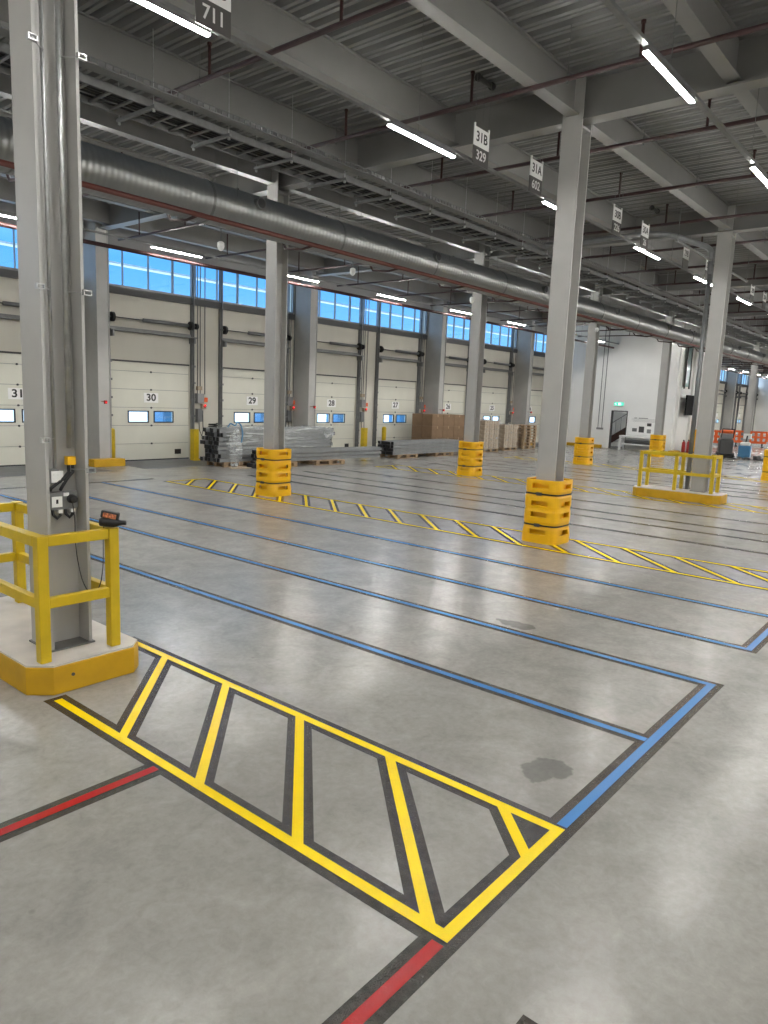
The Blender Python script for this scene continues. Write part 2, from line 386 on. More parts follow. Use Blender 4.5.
# wall pillars
for k in range(1, 11):
    x = 2.45 + 7.73 * k
    if 36 < x < 41.0: continue
    lab = {1: 'grey wall pillar between dock doors thirty-one and thirty', 2: 'grey wall pillar between dock doors twenty-nine and twenty-eight', 3: 'grey wall pillar between dock doors twenty-seven and twenty-six',
           4: 'grey wall pillar between dock doors twenty-five and twenty-four'}.get(k, 'grey wall pillar on the far dock wall beyond the white block')
    p = MB().box(x - .175, x - .155, 18.2, 18.77, 0, ZD).box(x + .155, x + .175, 18.2, 18.77, 0, ZD).box(x - .175, x + .175, 18.77, YW - .005, 0, 5.85).box(x - .16, x + .16, 18.23, 18.26, 0, ZD).box(x - .16, x + .16, 18.5, 18.77, 0, ZD)
    o = tag(p.build('wall_pillar', M['steel']), lab, 'pillar', None if k < 5 else 'far wall pillars', 'thing')
    if k < 5:
        w = {1: 'thirty-one and thirty', 2: 'twenty-nine and twenty-eight', 3: 'twenty-seven and twenty-six', 4: 'twenty-five and twenty-four'}[k]
        tag(MB().box(x - .50, x + .40, 17.9, 18.19, 0, .20).build('yellow_kerb', M['kerb'], bevel=.012), 'low yellow kerb at foot of the pillar between dock doors %s' % w, 'kerb')
        a = empty('signal_arm', (x - .1, 18.2, 1.72), label='small red signal lamp on arm of pillar between dock doors %s' % w, cat='signal lamp')
        MB().tube((0, 0, 0), (-.02, -.22, 0), .012, 8).build('arm', M['card2'], a)
        MB().box(-.05, .01, -.28, -.22, -.06, .03).build('lamp_housing', M['redg'], a)
        MB().lathe([(.001, -.30), (.015, -.295), (.015, -.275)], (-.02, 0, -.02), 10, 'y').build('lens', M['redlamp'], a)
def bollard(x, y, label):
    b = MB().lathe([(.09, 0), (.09, .93), (.07, .975), (.03, .99), (.001, .995)], n=16)
    return tag(b.build('bollard', M['yellow'], None, (x, y, 0), smooth=True), label, 'bollard')
bollard(10.52, 18.35, 'round yellow bollard left of dock door thirty').location = (10.52, 18.48, 0)
bollard(DOORS[4][0] - DW - .05, 18.45, 'round yellow bollard left of dock door twenty-seven')
def jamb_guard(x, label):
    g = MB().prism([(-.085, -.10), (.085, -.10), (.085, .10), (.05, .10), (.05, -.06), (-.05, -.06), (-.05, .10), (-.085, .10)], 0, .95)
    g.box(-.13, .13, -.15, -.10, 0, .05)
    return tag(g.build('jamb_guard', M['yellow'], None, (x, 18.45, 0)), label, 'guard')
jamb_guard(DOORS[1][0] + DW - .20, 'yellow steel jamb guard right of dock door thirty')
jamb_guard(DOORS[3][0] + DW - .05, 'yellow steel jamb guard right of dock door twenty-eight')
jamb_guard(DOORS[4][0] + DW + .12, 'yellow steel jamb guard right of dock door twenty-seven')
jamb_guard(DOORS[2][0] + DW + .12, 'yellow steel jamb guard right of dock door twenty-nine')

# ------------------------------------------------------------------ roof steel
gm = MB().box(-.13, .13, YB, YW - .85, 6.1, 6.125).box(-.01, .01, YB, YW - .85, 6.125, 6.65).box(-.13, .13, YB, YW - .85, 6.65, 6.675)
g0 = gm.build('roof_girder', M['beam']); g0.location = (CX[0], 0, 0)
tag(g0, None, None, 'roof girders', 'structure')
for x in CX[1:]:
    c = g0.copy(); COL.objects.link(c); c.location = (x, 0, 0)
by = [5.1 + 2.11 * k for k in range(-8, 7)]
L = 7.73 - .03
bm_ = MB().box(.013, L, -.095, .095, 6.17, 6.19).box(.013, L, -.008, .008, 6.19, 6.65).box(.013, L, -.05, .05, 6.65, 6.672)
b0 = None
for x in CX[:-1]:
    for y in by:
        if b0 is None: b0 = bm_.build('roof_beam', M['beam']); tag(b0, None, None, 'roof beams', 'structure'); c = b0
        else: c = b0.copy(); COL.objects.link(c)
        c.location = (x, y, 0)

# H columns
def h_column(x, y, label, z0=0, w=.155):
    p = MB().box(-w, -w + .022, -w, w, z0, 6.66).box(w - .022, w, -w, w, z0, 6.66).box(-w + .02, w - .02, -.008, .008, z0, 6.095)
    c = tag(p.build('steel_column', M['steel'], None, (x, y, 0)), label, 'column', None, 'thing')
    MB().box(-w - .015, w + .015, -w - .015, w + .015, z0, z0 + .012).build('base_plate', M['galvd'], c)
    MB().box(-w + .02, w - .02, -w + .005, w - .005, 6.00, 6.03).build('stiffener', M['steel'], c)
    return c
C = {}
C['A'] = h_column(2.465, 5.08, 'large grey steel column rising from the kerbed plinth with yellow railing nearest the camera', .215, .153)
C['B'] = h_column(10.2, R1, 'grey steel column in largest yellow protector on the hatched strip')
C['C'] = h_column(10.14, R2, 'grey steel column in yellow protector before the wrapped beams and dock door twenty-nine')
C['D'] = h_column(17.68, R2, 'grey steel column in yellow protector right of the low beam bundle')
C['F'] = h_column(17.98, R1, 'grey steel column standing inside the far yellow railing', .215)
C['E'] = h_column(25.35, R2, 'grey steel column in yellow protector left of the stair doorway')
C['G'] = h_column(33.15, R2, 'grey steel column in yellow protector before the notice board')
C['H'] = h_column(41.1, R2, 'slim distant grey column behind the column in the far railing')
C['I'] = h_column(48.85, R2, 'far slim grey column behind the orange barriers')
C['J'] = h_column(25.75, R1, 'grey steel column in yellow protector cut off by the right photo edge')

# yellow column protectors
def protector_parts(root, hs=.295, H=1.025):
    N = 72; nx = 5.0
    def ring(sc):
        out = []
        for k in range(N):
            t = 2 * PI * k / N; c_, s_ = math.cos(t), math.sin(t)
            rr = 1 / (abs(c_) ** nx + abs(s_) ** nx) ** (1 / nx)
            out.append((hs * sc * rr * c_, hs * sc * rr * s_))
        return out
    lv = [(0, 1.03), (.14, 1.03), (.22, 1.0), (.27, .965), (.31, .965), (.345, 1.0), (.42, 1.0), (.50, 1.0), (.535, .975), (.565, .975), (.60, 1.0), (.68, 1.0), (.745, 1.0),
          (.775, .965), (.815, .965), (.85, 1.0), (.885, 1.0), (.96, 1.0), (1.005, 1.0), (H, .985)]
    slots = [(.14, .22), (.42, .50), (.60, .68), (.885, .96)]
    vs = []
    for z, s_ in lv: vs += [(a, b, z) for a, b in ring(s_)]
    fs = []
    for i in range(len(lv) - 1):
        slot = any(abs(lv[i][0] - a) < 1e-6 for a, b in slots)
        for k in range(N):
            deg = ((k + .5) / N * 360 + 45) % 90 - 45
            if slot and abs(deg) < 23: continue
            fs.append((i * N + k, i * N + (k + 1) % N, (i + 1) * N + (k + 1) % N, (i + 1) * N + k))
    sh = MB().add(vs, fs).build('shell', M['plast'], root)
    so = sh.modifiers.new('solid', 'SOLIDIFY'); so.thickness = .035; so.offset = -1
    # inner core and top ring
    r1 = ring(.73); r0 = ring(.62); vs = [(a, b, .01) for a, b in r1] + [(a, b, 1.0) for a, b in r1] + [(a, b, 1.0) for a, b in r0]
    fs = [(k, (k + 1) % N, N + (k + 1) % N, N + k) for k in range(N)] + [(N + k, N + (k + 1) % N, 2 * N + (k + 1) % N, 2 * N + k) for k in range(N)]
    MB().add(vs, fs).build('inner_core', M['plast'], root)
    ro = ring(.99); vs = [(a, b, 1.0) for a, b in r1] + [(a, b, 1.012) for a, b in ro]
    for z in (.29, .795):
        rs = ring(.985); vs = [(a, b, z - .012) for a, b in rs] + [(a, b, z + .012) for a, b in rs]
        st = MB().add(vs, [(k, (k + 1) % N, N + (k + 1) % N, N + k) for k in range(N)]).build('strap', M['black'], root)
        q = st.modifiers.new('solid', 'SOLIDIFY'); q.thickness = .006; q.offset = 1
        MB().box(-hs - .012, -hs + .012, -.03, .06, z - .024, z + .024).build('strap_buckle', M['dark'], st)
pr = empty('column_protector', (10.2, R1, 0), label='yellow moulded column protector with black straps, largest, on the hatched strip', cat='column protector')
protector_parts(pr); pr.scale = (1, 1, .955)
for key, lab in (('C', 'yellow column protector in front of the wrapped rack beams'), ('D', 'yellow column protector beside the right end of the low beam bundle'),
                 ('E', 'yellow column protector between the pallet stack and the stair doorway'), ('G', 'yellow column protector in front of the white bench'),
                 ('J', 'yellow column protector cut off by the right photo edge')):
    dup(pr, (C[key].location.x, C[key].location.y, 0), None, lab)

# ------------------------------------------------------------------ plinths and railings
def plinth(x0, x1, y0, y1, label, ch=.13):
    pts = [(x0 + ch, y0), (x1 - ch * .7, y0), (x1, y0 + ch * .7), (x1, y1 - ch), (x1 - ch, y1), (x0 + ch, y1), (x0, y1 - ch), (x0, y0 + ch)]
    o = tag(MB().prism(pts, 0, .2).build('column_plinth', M['kerb'], bevel=.008), label, 'plinth')
    ins = [((px - (x0 + x1) / 2) * .985 + (x0 + x1) / 2, (py - (y0 + y1) / 2) * .995 + (y0 + y1) / 2) for px, py in pts]
    MB().prism(ins, .2, .214).build('concrete_cap', M['top'], o, label='pale concrete cap'); return o
plA = plinth(2.065, 2.89, 4.66, 6.55, 'yellow painted concrete plinth with pale top under the nearest column')
MB().tube((2.33, 4.66, .12), (2.33, 4.652, .12), .012, 8).build('fixing', M['dark'], plA)
plinth(17.48, 18.24, 4.50, 6.55, 'yellow painted concrete plinth under the far railed column')
def railing(x0, x1, y0, y1, label, mid=False, z0=.214, w=.075):
    r = empty('guard_railing', (x0, y0, z0), label=label, cat='railing'); dx, dy = x1 - x0, y1 - y0; h = .885
    pos = [(0, 0), (dx, 0), (dx, dy), (0, dy)] + ([(0, dy / 2), (dx, dy / 2)] if mid else [])
    for a, b in pos: MB().box(a - w / 2, a + w / 2, b - w / 2, b + w / 2, 0, h - .005).build('post', M['yellow'], r, bevel=.006)
    for a, b in pos: MB().box(a - w * .5, a + w * .5, b - w * .5, b + w * .5, h - .004, h).build('post_cap', M['yellow'], r)
    for zc in (h - .04, h / 2 - .03):
        e = w / 2 + .001; hh = .036
        MB().box(e, dx - e, -.028, .028, zc - hh, zc + hh).build('rail', M['yellow'], r, bevel=.005)
        MB().box(e, dx - e, dy - .028, dy + .028, zc - hh, zc + hh).build('rail', M['yellow'], r, bevel=.005)
        if zc > .5: MB().box(-w / 2, w / 2, e, dy - e, zc - hh, zc + hh + .001).build('rail', M['yellow'], r, bevel=.005)
        else: MB().box(-.028, .028, e, dy - e, zc - hh, zc + hh).build('rail', M['yellow'], r, bevel=.005)
        MB().box(dx - .028, dx + .028, e, dy - e, zc - hh, zc + hh).build('rail', M['yellow'], r, bevel=.005)
    return r
railing(2.185, 2.70, 4.77, 6.30, 'yellow steel guard railing round the nearest column')
railing(17.66, 18.17, 4.74, 6.42, 'yellow guard railing round the column in the middle distance', mid=True)

# fittings on column A (open side faces the camera)
ca = empty('wall_socket', (2.45, 5.06, 1.30), label='double power socket with black plug in the nearest column', cat='socket')
yb = -.02
MB().box(-.10, .115, yb - .05, yb, -.075, .05).build('back_box', M['galvd'], ca)
MB().box(-.075, .0, yb - .056, yb - .05, -.055, .02).build('face_plate', M['white'], ca)
MB().box(-.045, -.03, yb - .058, yb - .056, -.03, .0).build('pin_hole', M['ink'], ca)
MB().box(.01, .05, yb - .056, yb - .05, .02, .045).build('switch', M['plate'], ca)
MB().lathe([(.001, -.11), (.026, -.105), (.032, -.08), (.032, -.051)], (.065, yb, .0), 14, 'y').build('black_plug', M['black'], ca)
for sx in (-.05, .04):
    MB().path([(sx - .01, yb - .03, -.07), (sx - .012, yb - .045, -.11), (sx + .01, yb - .055, -.135), (sx + .035, yb - .05, -.115), (sx + .04, yb - .03, -.08)], .011, 8).build('cable_tail', M['black'], ca)
    MB().box(sx + .02, sx + .05, yb - .06, yb - .03, -.10, -.075).build('cable_gland', M['plate'], ca)
jb = empty('junction_box', (2.43, 5.05, 1.47), label='white double switch plate under a conduit on the nearest column', cat='switch')
MB().box(-.07, .01, -.045, -.008, -.06, .04).build('back_box', M['galvd'], jb)
MB().box(-.045, .04, -.05, -.045, -.05, .03).build('face_plate', M['plate'], jb)
for a in (-.03, .0): 
    for b in (-.035, -.005): MB().box(a, a + .022, -.054, -.05, b, b + .018).build('rocker_switch', M['white'], jb)
cd = empty('conduit_run', (2.45, 5.06, 0), label='pair of galvanised conduits clamped up the nearest column', cat='conduit')
MB().tube((-.03, -.04, 1.52), (-.03, -.04, 6.0), .0125, 10).build('conduit', M['galv'], cd, smooth=True)
MB().tube((.075, -.05, 1.66), (.075, -.05, 6.0), .019, 12).build('conduit', M['galv'], cd, smooth=True)
MB().box(.05, .11, -.07, -.02, 1.54, 1.60).build('yellow_gland', M['orange'], cd, label='orange-yellow cable gland').data.materials[0] = M['plast']
for q, (e) in ((.065, -.055), (.095, .02)):
    MB().path([(q, -.05, 1.54), (q - .004, -.06, 1.49), (q - .05, -.06, 1.44), (e - .01, -.05, 1.38), (e - .015, -.04, 1.36)], .012, 8).build('flexible_cable', M['black'], cd)
for z in (4.23, 2.735, 1.73, 1.51):
    for s in (-1, 1):
        if (z == 1.73 and s > 0) or (z == 1.51 and s < 0): continue
        b = MB().bar((s * .15 - s * .0, -.175, z), (.075 if s > 0 else -.03, -.055, z), .006, .006).build('clamp_rod', M['galv'], cd)
        if True:
            x = s * .16; k = MB().box(x - .03, x + .03, -.20, -.172, z + .01, z + .017).box(x - .03, x + .03, -.20, -.172, z - .02, z - .013).box(x - .03, x - .022, -.20, -.172, z - .013, z + .01).box(x + .022, x + .03, -.20, -.172, z - .013, z + .01)
            k.build('beam_clamp', M['galv'], b)
# hand held device on the rail and its lead
dv = empty('handheld_scanner', (2.70, 4.77, 1.10), 0, label='black handheld device charging on corner of the nearest yellow railing', cat='device')
dv.rotation_euler = (0, 0, math.radians(-50))
MB().lathe([(.004, -.085), (.03, -.08), (.036, -.04), (.036, .02), (.026, .05), (.018, .07), (.017, .105), (.004, .108)], (0, 0, .037), 16, 'x').build('body', M['black'], dv, smooth=True)
hd = MB().box(-.07, .055, -.026, .026, 0, .055).build('head', M['black'], dv, (-.005, 0, .062), bevel=.01); hd.rotation_euler = (0, math.radians(10), 0)
MB().box(-.05, .045, -.0285, -.0265, .008, .042).build('label_patch', mat('orange_patch', (.55, .18, .08), .5, var=.8, vscale=70), hd)
lead = [(2.515, 4.97, 1.29), (2.52, 4.95, 1.15), (2.51, 4.93, 1.0), (2.51, 4.90, .85), (2.53, 4.87, .70), (2.575, 4.85, .62), (2.63, 4.83, .66), (2.655, 4.82, .80), (2.66, 4.815, 1.0), (2.665, 4.815, 1.10), (2.68, 4.79, 1.135)]
def smooth_pts(P, n=6):
    P = [Vector(p) for p in P]; out = []
    for i in range(len(P) - 1):
        p0, p1, p2, p3 = P[max(i - 1, 0)], P[i], P[i + 1], P[min(i + 2, len(P) - 1)]
        for k in range(n):
            t = k / n; out.append(.5 * ((2 * p1) + (p2 - p0) * t + (2 * p0 - 5 * p1 + 4 * p2 - p3) * t * t + (3 * p1 - p0 - 3 * p2 + p3) * t ** 3))
    return out + [P[-1]]
MB().path(smooth_pts(lead), .0035, 6).build('charging_lead', M['black'])
tag(bpy.data.objects['charging_lead'], 'thin black lead hanging from the column socket to the device on the rail', 'cable')

# ------------------------------------------------------------------ floor markings
TW, BW = .056, .155
def strip_quad(mb, p, q, w, z, ext=0):
    p = Vector((p[0], p[1], 0)); q = Vector((q[0], q[1], 0)); d = (q - p).normalized(); n = Vector((-d.y, d.x, 0)) * w / 2
    p = p - d * ext; q = q + d * ext
    mb.add([(*(p - n).xy, z), (*(q - n).xy, z), (*(q + n).xy, z), (*(p + n).xy, z)], [(0, 1, 2, 3)])
ZL = [0.0010]
def marking(segs, m, label, cat='floor marking', group=None, clip=None):
    ZL[0] += .00004
    if ZL[0] > .0022: ZL[0] = .0011
    e = empty('floor_marking', (0, 0, 0), label=label, cat=cat, group=group)
    b = MB(); t = MB()
    for k, (p, q) in enumerate(segs):
        strip_quad(b, p, q, BW, ZL[0] + k * 1e-5, BW / 2 if k < 99 else 0)
        strip_quad(t, p, q, TW, .0032 + ZL[0] * .1 + k * 1e-5, TW / 2)
    b.build('dark_band', M['band'], e); t.build('tape', m, e); return e
def hatch(xa, xb, ya, yb, first, pitch, rise, label, close_far=True, yleft=None):
    """two long edges at xa and xb, diagonals rising by `rise` in y from xa to xb"""
    ZL[0] += .00004
    e = empty('floor_marking', (0, 0, 0), label=label, cat='floor marking'); b = MB(); t = MB(); k = 0
    segs = [((xa, ya), (xa, yleft or yb)), ((xb, ya), (xb, yb)), ((xa, ya), (xb, ya))]
    if close_far: segs.append(((xa, yb), (xb, yb)))
    y = first
    while y < yb:
        p, q = [xa, y], [xb, y + rise]
        if p[1] < ya: f = (ya - p[1]) / rise; p = [xa + (xb - xa) * f, ya]
        if q[1] > yb: f = (yb - p[1]) / (q[1] - p[1]); q = [p[0] + (q[0] - p[0]) * f, yb]
        if q[1] > ya + .05: segs.append((tuple(p), tuple(q)))
        y += pitch
        if yleft and y > yleft - .3: break
    for k, (p, q) in enumerate(segs):
        diag = k >= (4 if close_far else 3)
        strip_quad(b, p, q, BW, .001 + ZL[0] * .2 + k * 1.2e-5, 0 if diag else BW / 2); strip_quad(t, p, q, TW, .0034 + k * 1.2e-5, 0 if diag else TW / 2)
    b.build('dark_band', M['band'], e); t.build('tape', M['ytape'], e); return e
hatch(2.18, 3.155, 1.39, 5.3, .70, .77, 1.01, 'yellow hatched box with dark edging in front of the nearest plinth', close_far=False, yleft=4.55)
tag(MB().add([(2.95, 1.46, .0016), (3.09, 1.46, .0016), (3.09, 1.60, .0016)], [(0, 1, 2)]).build('floor_patch', M['band']), 'small dark triangle inside the corner of the near yellow hatched box', 'floor marking')
hatch(9.56, 10.62, -3, 14.4, -4.03, .768, 1.13, 'yellow hatched strip running under the largest column protector')
hatch(17.0, 18.05, -3, 14.4, -4.1, .768, 1.13, 'yellow hatched strip running past the far railed plinth')
hatch(24.8, 25.85, -3, 14.4, -4.1, .768, 1.13, 'most distant yellow hatched strip under the protector left of the stair doorway')
marking([((2.10, 1.39), (-3, 1.39))], M['rtape'], 'red floor line leading on from the point of the yellow hatched box')
marking([((2.10, 3.33), (-3, 3.33))], M['rtape'], 'red floor line meeting the side of the yellow hatched box')
marking([((3.23, 1.39), (5.78, 1.39)), ((4.47, 1.45), (4.47, 15)), ((5.78, 1.39), (5.78, 15))], M['btape'], 'blue bay outline joined to the corner of the yellow hatched box')
marking([((6.93, 1.39), (8.27, 1.39)), ((6.93, 1.39), (6.93, 15)), ((8.27, 1.39), (8.27, 15))], M['btape'], 'second blue bay outline with its corner at the right photo edge')
for xx, w in ((12.03, 'nearest'), (13.17, 'second'), (14.0, 'third'), (15.33, 'fourth')):
    marking([((xx, 1.39), (xx, 14.4))], M['stape'], '%s dark blue floor line behind the largest column protector' % w)
for xx, w in ((19.7, 'nearest'), (20.9, 'second'), (21.8, 'third'), (23.1, 'fourth')):
    marking([((xx, 1.39), (xx, 14.4))], M['stape'], '%s faint floor line beyond the far railed plinth' % w)
marking([((3.4, 15), (9.5, 15))], M['stape'], 'thin dark line crossing the floor before the dock doors')
tag(MB().add([(2.06, .975, .001), (1.2, .975, .001), (1.2, .2, .001), (2.06, .2, .001)], [(3, 2, 1, 0)]).build('floor_patch', M['band']), 'corner of a dark patch at the bottom photo edge', 'floor marking')

# ------------------------------------------------------------------ lighting lines
def fixture(label, group, loc):
    f = empty('strip_light', loc, label=label, cat='strip light', group=group)
    MB().box(0, 1.34, -.026, .026, -.012, .03).build('housing', M['galvd'], f)
    MB().prism([(0.0, -.024), (1.34, -.024), (1.34, .024), (0.0, .024)], -.028, -.0125).build('diffuser', M['lamp'], f)
    return f
ZT = 5.30
LINES = [(15.1, 'strip light on the rail along the clerestory windows', 'strip lights by the dock wall', 9.66),
         (12.0, 'strip light on the rail just behind the big round duct', 'strip lights behind the duct', 9.2),
         (5.875, 'strip light on the rail that carries the bay signs', 'strip lights on the signed rail', 6.933),
         (2.81, 'strip light on the bright rail leaving the photo at the upper right edge', 'strip lights on the right-hand rail', 6.85),
         (-1.3, 'strip light over the open floor to the right of the view', 'strip lights over the open floor', 7.7),
         (-5.6, 'strip light on the second rail right of the view', 'strip lights on the second outer rail', 7.7),
         (-10.0, 'strip light on the outermost rail right of the view', 'strip lights on the outermost rail', 7.7)]
f0 = None
for (y, lab, grp, xs_) in LINES:
    pt_ = 3.98 if y == 15.1 else 3.87
    x = xs_ - pt_ * int((xs_ - X0 - 1) / pt_)
    z = 5.86 if y == 12.0 else ZT
    while x < XE - 2:
        xx = 3.02 if (y == 5.875 and abs(x - 3.06) < .1) else x
        if f0 is None: f0 = fixture(lab, grp, (xx, y, z))
        else: dup(f0, (xx, y, z), None, lab, grp)
        x += pt_
    r = empty('lighting_rail', (0, y, (5.86 if y == 12.0 else ZT) + .046), label='long grey lighting rail ' + lab.split(' on ', 1)[-1].replace('the rail ', '') if ' on ' in lab else 'long grey lighting rail over the open floor', cat='lighting rail')
    MB().box(X0 + .2, XE - .2, -.028, .028, -.0155, .02).build('rail_body', M['galvd'], r)
    x = X0 + 1
    while x < 45: MB().tube((x, 0, .02), (x, 0, 1.33 if y != 12.0 else .77), .004, 4).build('suspension_wire', M['galvd'], r); x += 3.1

# hanging bay signs, above the signed rail
F_ = 8 / 9
def bay_sign(x, top, low, label):
    s = empty('hanging_sign', (x * F_, 5.80, 5.52), label=label, cat='sign')
    MB().box(-.19, .19, -.006, .006, 0, .24).build('upper_plate', M['plate'], s)
    MB().box(-.19, .19, -.006, .006, -.225, -.001).build('lower_plate', M['plated'], s)
    if top: txt('upper_text', top, .18, M['ink'], s, (0, -.008, .12), ROT_S, bold=.003)
    if low: txt('lower_text', low, .17, M['wink'], s, (0, -.008, -.11), ROT_S, bold=.003)
    for a in (-.175, .175):
        MB().tube((a, 0, .23), (a, 0, 1.15), .003, 4).build('wire', M['galvd'], s); MB().box(a - .012, a + .012, -.01, .01, .225, .28).build('clip', M['plate'], s)
    return s
bay_sign(4.90, '32B', '711', 'hanging bay sign ending in B over number 711, cut by the top photo edge')
bay_sign(9.90, '31B', '329', 'hanging bay sign reading 31B over 329')
bay_sign(11.66, '31A', '602', 'hanging bay sign reading 31A over 602')
bay_sign(15.2, '30B', '226', 'hanging bay sign reading 30B, third along the lighting rail')
bay_sign(16.8, '30A', '26', 'hanging bay sign reading 30A, left of the column in the railing')
bay_sign(19.7, '29B', None, 'hanging bay sign reading 29B, just left of the railed column top')
bay_sign(21.6, '29A', None, 'small hanging bay sign reading 29A touching the railed column')
bay_sign(26.5, '28B', None, 'tiny hanging bay sign right of the railed column')
bay_sign(28.2, '28A', None, 'tiniest hanging bay sign at the right photo edge')

# ------------------------------------------------------------------ sprinkler pipes
s0 = None
k = 0; x = 6.10 - 2.55 * 3
while x < XE - 1:
    if s0 is None:
        s0 = empty('sprinkler_pipe', (x, 0, 6.05), label='dark red sprinkler branch pipe hung across under the roof beams', cat='pipe', group='sprinkler branch pipes')
        MB().tube((0, YB + .3, 0), (0, 9.6, 0), .032, 8).build('pipe', M['red_pipe'], s0, smooth=True)
        for yy in [-7.9 + 2.3 * j for j in range(8)]:
            MB().tube((0, yy, 0), (0, yy, .38), .02, 6).tube((0, yy, .38), (0, yy, .41), .03, 8).build('upright_stub', M['red_pipe'], s0)
        for yy in (-2.1, 4.5, 8.4): MB().tube((0, yy, 0), (0, yy, .62), .005, 4).tube((0, yy, -.06), (0, yy, .06), .014, 6).build('hanger', M['galvd'], s0)
    else: dup(s0, (x, 0, 6.05))
    x += 2.55
# branches beyond the duct
s1 = None; x = 6.03 - 2.55 * 3 + 1.2
while x < XE - 1:
    if not (36.5 < x < 41.5):
        if s1 is None:
            s1 = empty('sprinkler_pipe', (x, 0, 5.3), label='short dark sprinkler branch pipe between the duct and the dock wall', cat='pipe', group='sprinkler branches by the dock wall')
            MB().path([(0, 9.98, -.46), (0, 10.3, -.50), (0, 10.75, -.45), (0, 11.0, -.1), (0, 11.2, .32), (0, 16.7, .32)], .024, 8).build('pipe', M['red_pipe'], s1, smooth=True)
            for yy in (12.2, 14.0, 15.8): MB().tube((0, yy, .32), (0, yy, .85), .016, 6).build('upright_stub', M['red_pipe'], s1)
        else: dup(s1, (x, 0, 5.3))
    x += 2.55
mp_ = MB().tube((X0 + .5, 9.98, 4.84), (XE - .3, 9.98, 4.84), .04, 10)
tag(mp_.build('sprinkler_main', M['red_main'], smooth=True), 'long red sprinkler main running along the underside of the round duct', 'pipe')
tag(MB().tube((X0 + .5, 15.35, 5.16), (XE - .3, 15.35, 5.16), .045, 10).build('sprinkler_main', M['red_pipe'], smooth=True), 'dark red pipe beside the strip lights by the dock wall', 'pipe')
# riser to the railed column
rs = empty('sprinkler_riser', (0, 0, 0), label='dark pipe crossing the ceiling to the railed column and running down its side', cat='pipe')
MB().path(smooth_pts([(15.9, 8.5, 5.80), (15.95, 7.4, 5.80), (15.9, 6.2, 5.80), (16.3, 5.75, 5.8), (17.2, 5.5, 5.78), (17.7, 5.38, 5.76), (17.84, 5.35, 5.6), (17.84, 5.34, 5.2)]), .06, 10).build('feed_pipe', M['track'], rs, smooth=True)
MB().tube((17.84, 5.34, 5.25), (17.84, 5.34, .25), .05, 10).build('drop_pipe', M['track'], rs, smooth=True)
hb = empty('suspended_bar', (0, 0, 0), label='galvanised bar hung level through the head of the railed column', cat='bar')
MB().bar((15.45, 5.33, 5.5), (21.0, 5.33, 5.5), .04, .04).build('bar', M['galvd'], hb)
for x in (15.5, 20.95): MB().tube((x, 5.33, 5.5), (x, 5.33, 6.17), .008, 6).build('hanger_rod', M['galvd'], hb)

# ------------------------------------------------------------------ duct
YD, ZDu, RD = 10.42, 5.19, .335
d = empty('round_duct', (0, YD, ZDu), label='large galvanised spiral duct running the length of the hall', cat='duct')
mbd = MB(); n = 28; x = X0 + .4; vs = []; rows = 0
seg = 1.55
m_ = MB().tube((X0 + .4, 0, 0), (XE - .3, 0, 0), RD, n); m_.build('duct_tube', M['duct'], d, smooth=True)
x = X0 + 1.1
while x < 70:
    MB().tube((x, 0, 0), (x + .045, 0, 0), RD + .012, n).build('joint_collar', M['galvd'], d, smooth=True); x += 3.1
x = 8.55 - 5.2
while x < 50:
    c = MB().lathe([(.10, -RD - .06), (.10, -RD + .05)], (x, 0, .12), 14, 'y').build('nozzle', M['galvd'], d)
    MB().lathe([(.001, -RD - .062), (.082, -RD - .062), (.082, -RD - .05)], (x, 0, .12), 14, 'y').build('nozzle_mouth', M['black'], c)
    x += 5.2
x = X0 + 1.6
while x < 45:
    for s_ in (-.9, .9): MB().tube((x, s_ * RD, 0), (x, s_ * RD, 1.47), .005, 4).build('hanger_wire', M['galvd'], d)
    x += 3.1

# ------------------------------------------------------------------ cable ladders
def ladder(y0, y1, z, x0, x1, pitch, label):
    e = empty('cable_ladder', (0, 0, z), label=label, cat='cable tray')
    MB().box(x0, x1, y0 - .012, y0 + .012, -.04, .06).build('side_rail', M['galvd'], e)
    MB().box(x0, x1, y1 - .012, y1 + .012, -.04, .06).build('side_rail', M['galvd'], e)
    q = MB(); x = x0 + .1
    while x < x1: q.box(x, x + .04, y0, y1, -.025, .0); x += pitch
    q.build('rungs', M['galvd'], e)
    x = x0 + .3
    while x < x1:
        s = MB().box(x, x + .045, y0 - .16, y1 + .16, -.085, -.045).build('cross_support', M['galvd'], e)
        for yy in (y0 - .12, y1 + .12): MB().tube((x + .02, yy, -.12), (x + .02, yy, .87), .006, 4).box(x + .005, x + .035, yy - .015, yy + .015, -.125, -.09).build('threaded_rod', M['galv'], s)
        x += pitch * 4
    return e
ladder(9.02, 9.62, 5.80, X0 + 1, 60, .305, 'wide cable ladder hung beside the round duct above the dock side')
tr = MB().box(X0 + 1, 60, 8.60, 8.80, 5.83, 5.845)
x = X0 + 1
while x < 60: tr.box(x, x + .01, 8.595, 8.605, 5.84, 5.90); x += .1
tr.box(X0 + 1, 60, 8.595, 8.602, 5.895, 5.905).box(X0 + 1, 60, 8.798, 8.805, 5.84, 5.905)
tag(tr.build('wire_basket_tray', M['galvd']), 'narrow wire basket tray alongside the wide cable ladder', 'cable tray')
cb = MB(); 
for k_, yy in enumerate((9.15, 9.22, 9.3, 9.38, 9.5)): cb.tube((X0 + 1.1, yy, 5.815), (59, yy, 5.815), .014 + .003 * (k_ % 2), 6)
tag(cb.build('power_cables', M['black']), 'bundle of black cables lying in the wide cable ladder', 'cables', None, 'stuff')

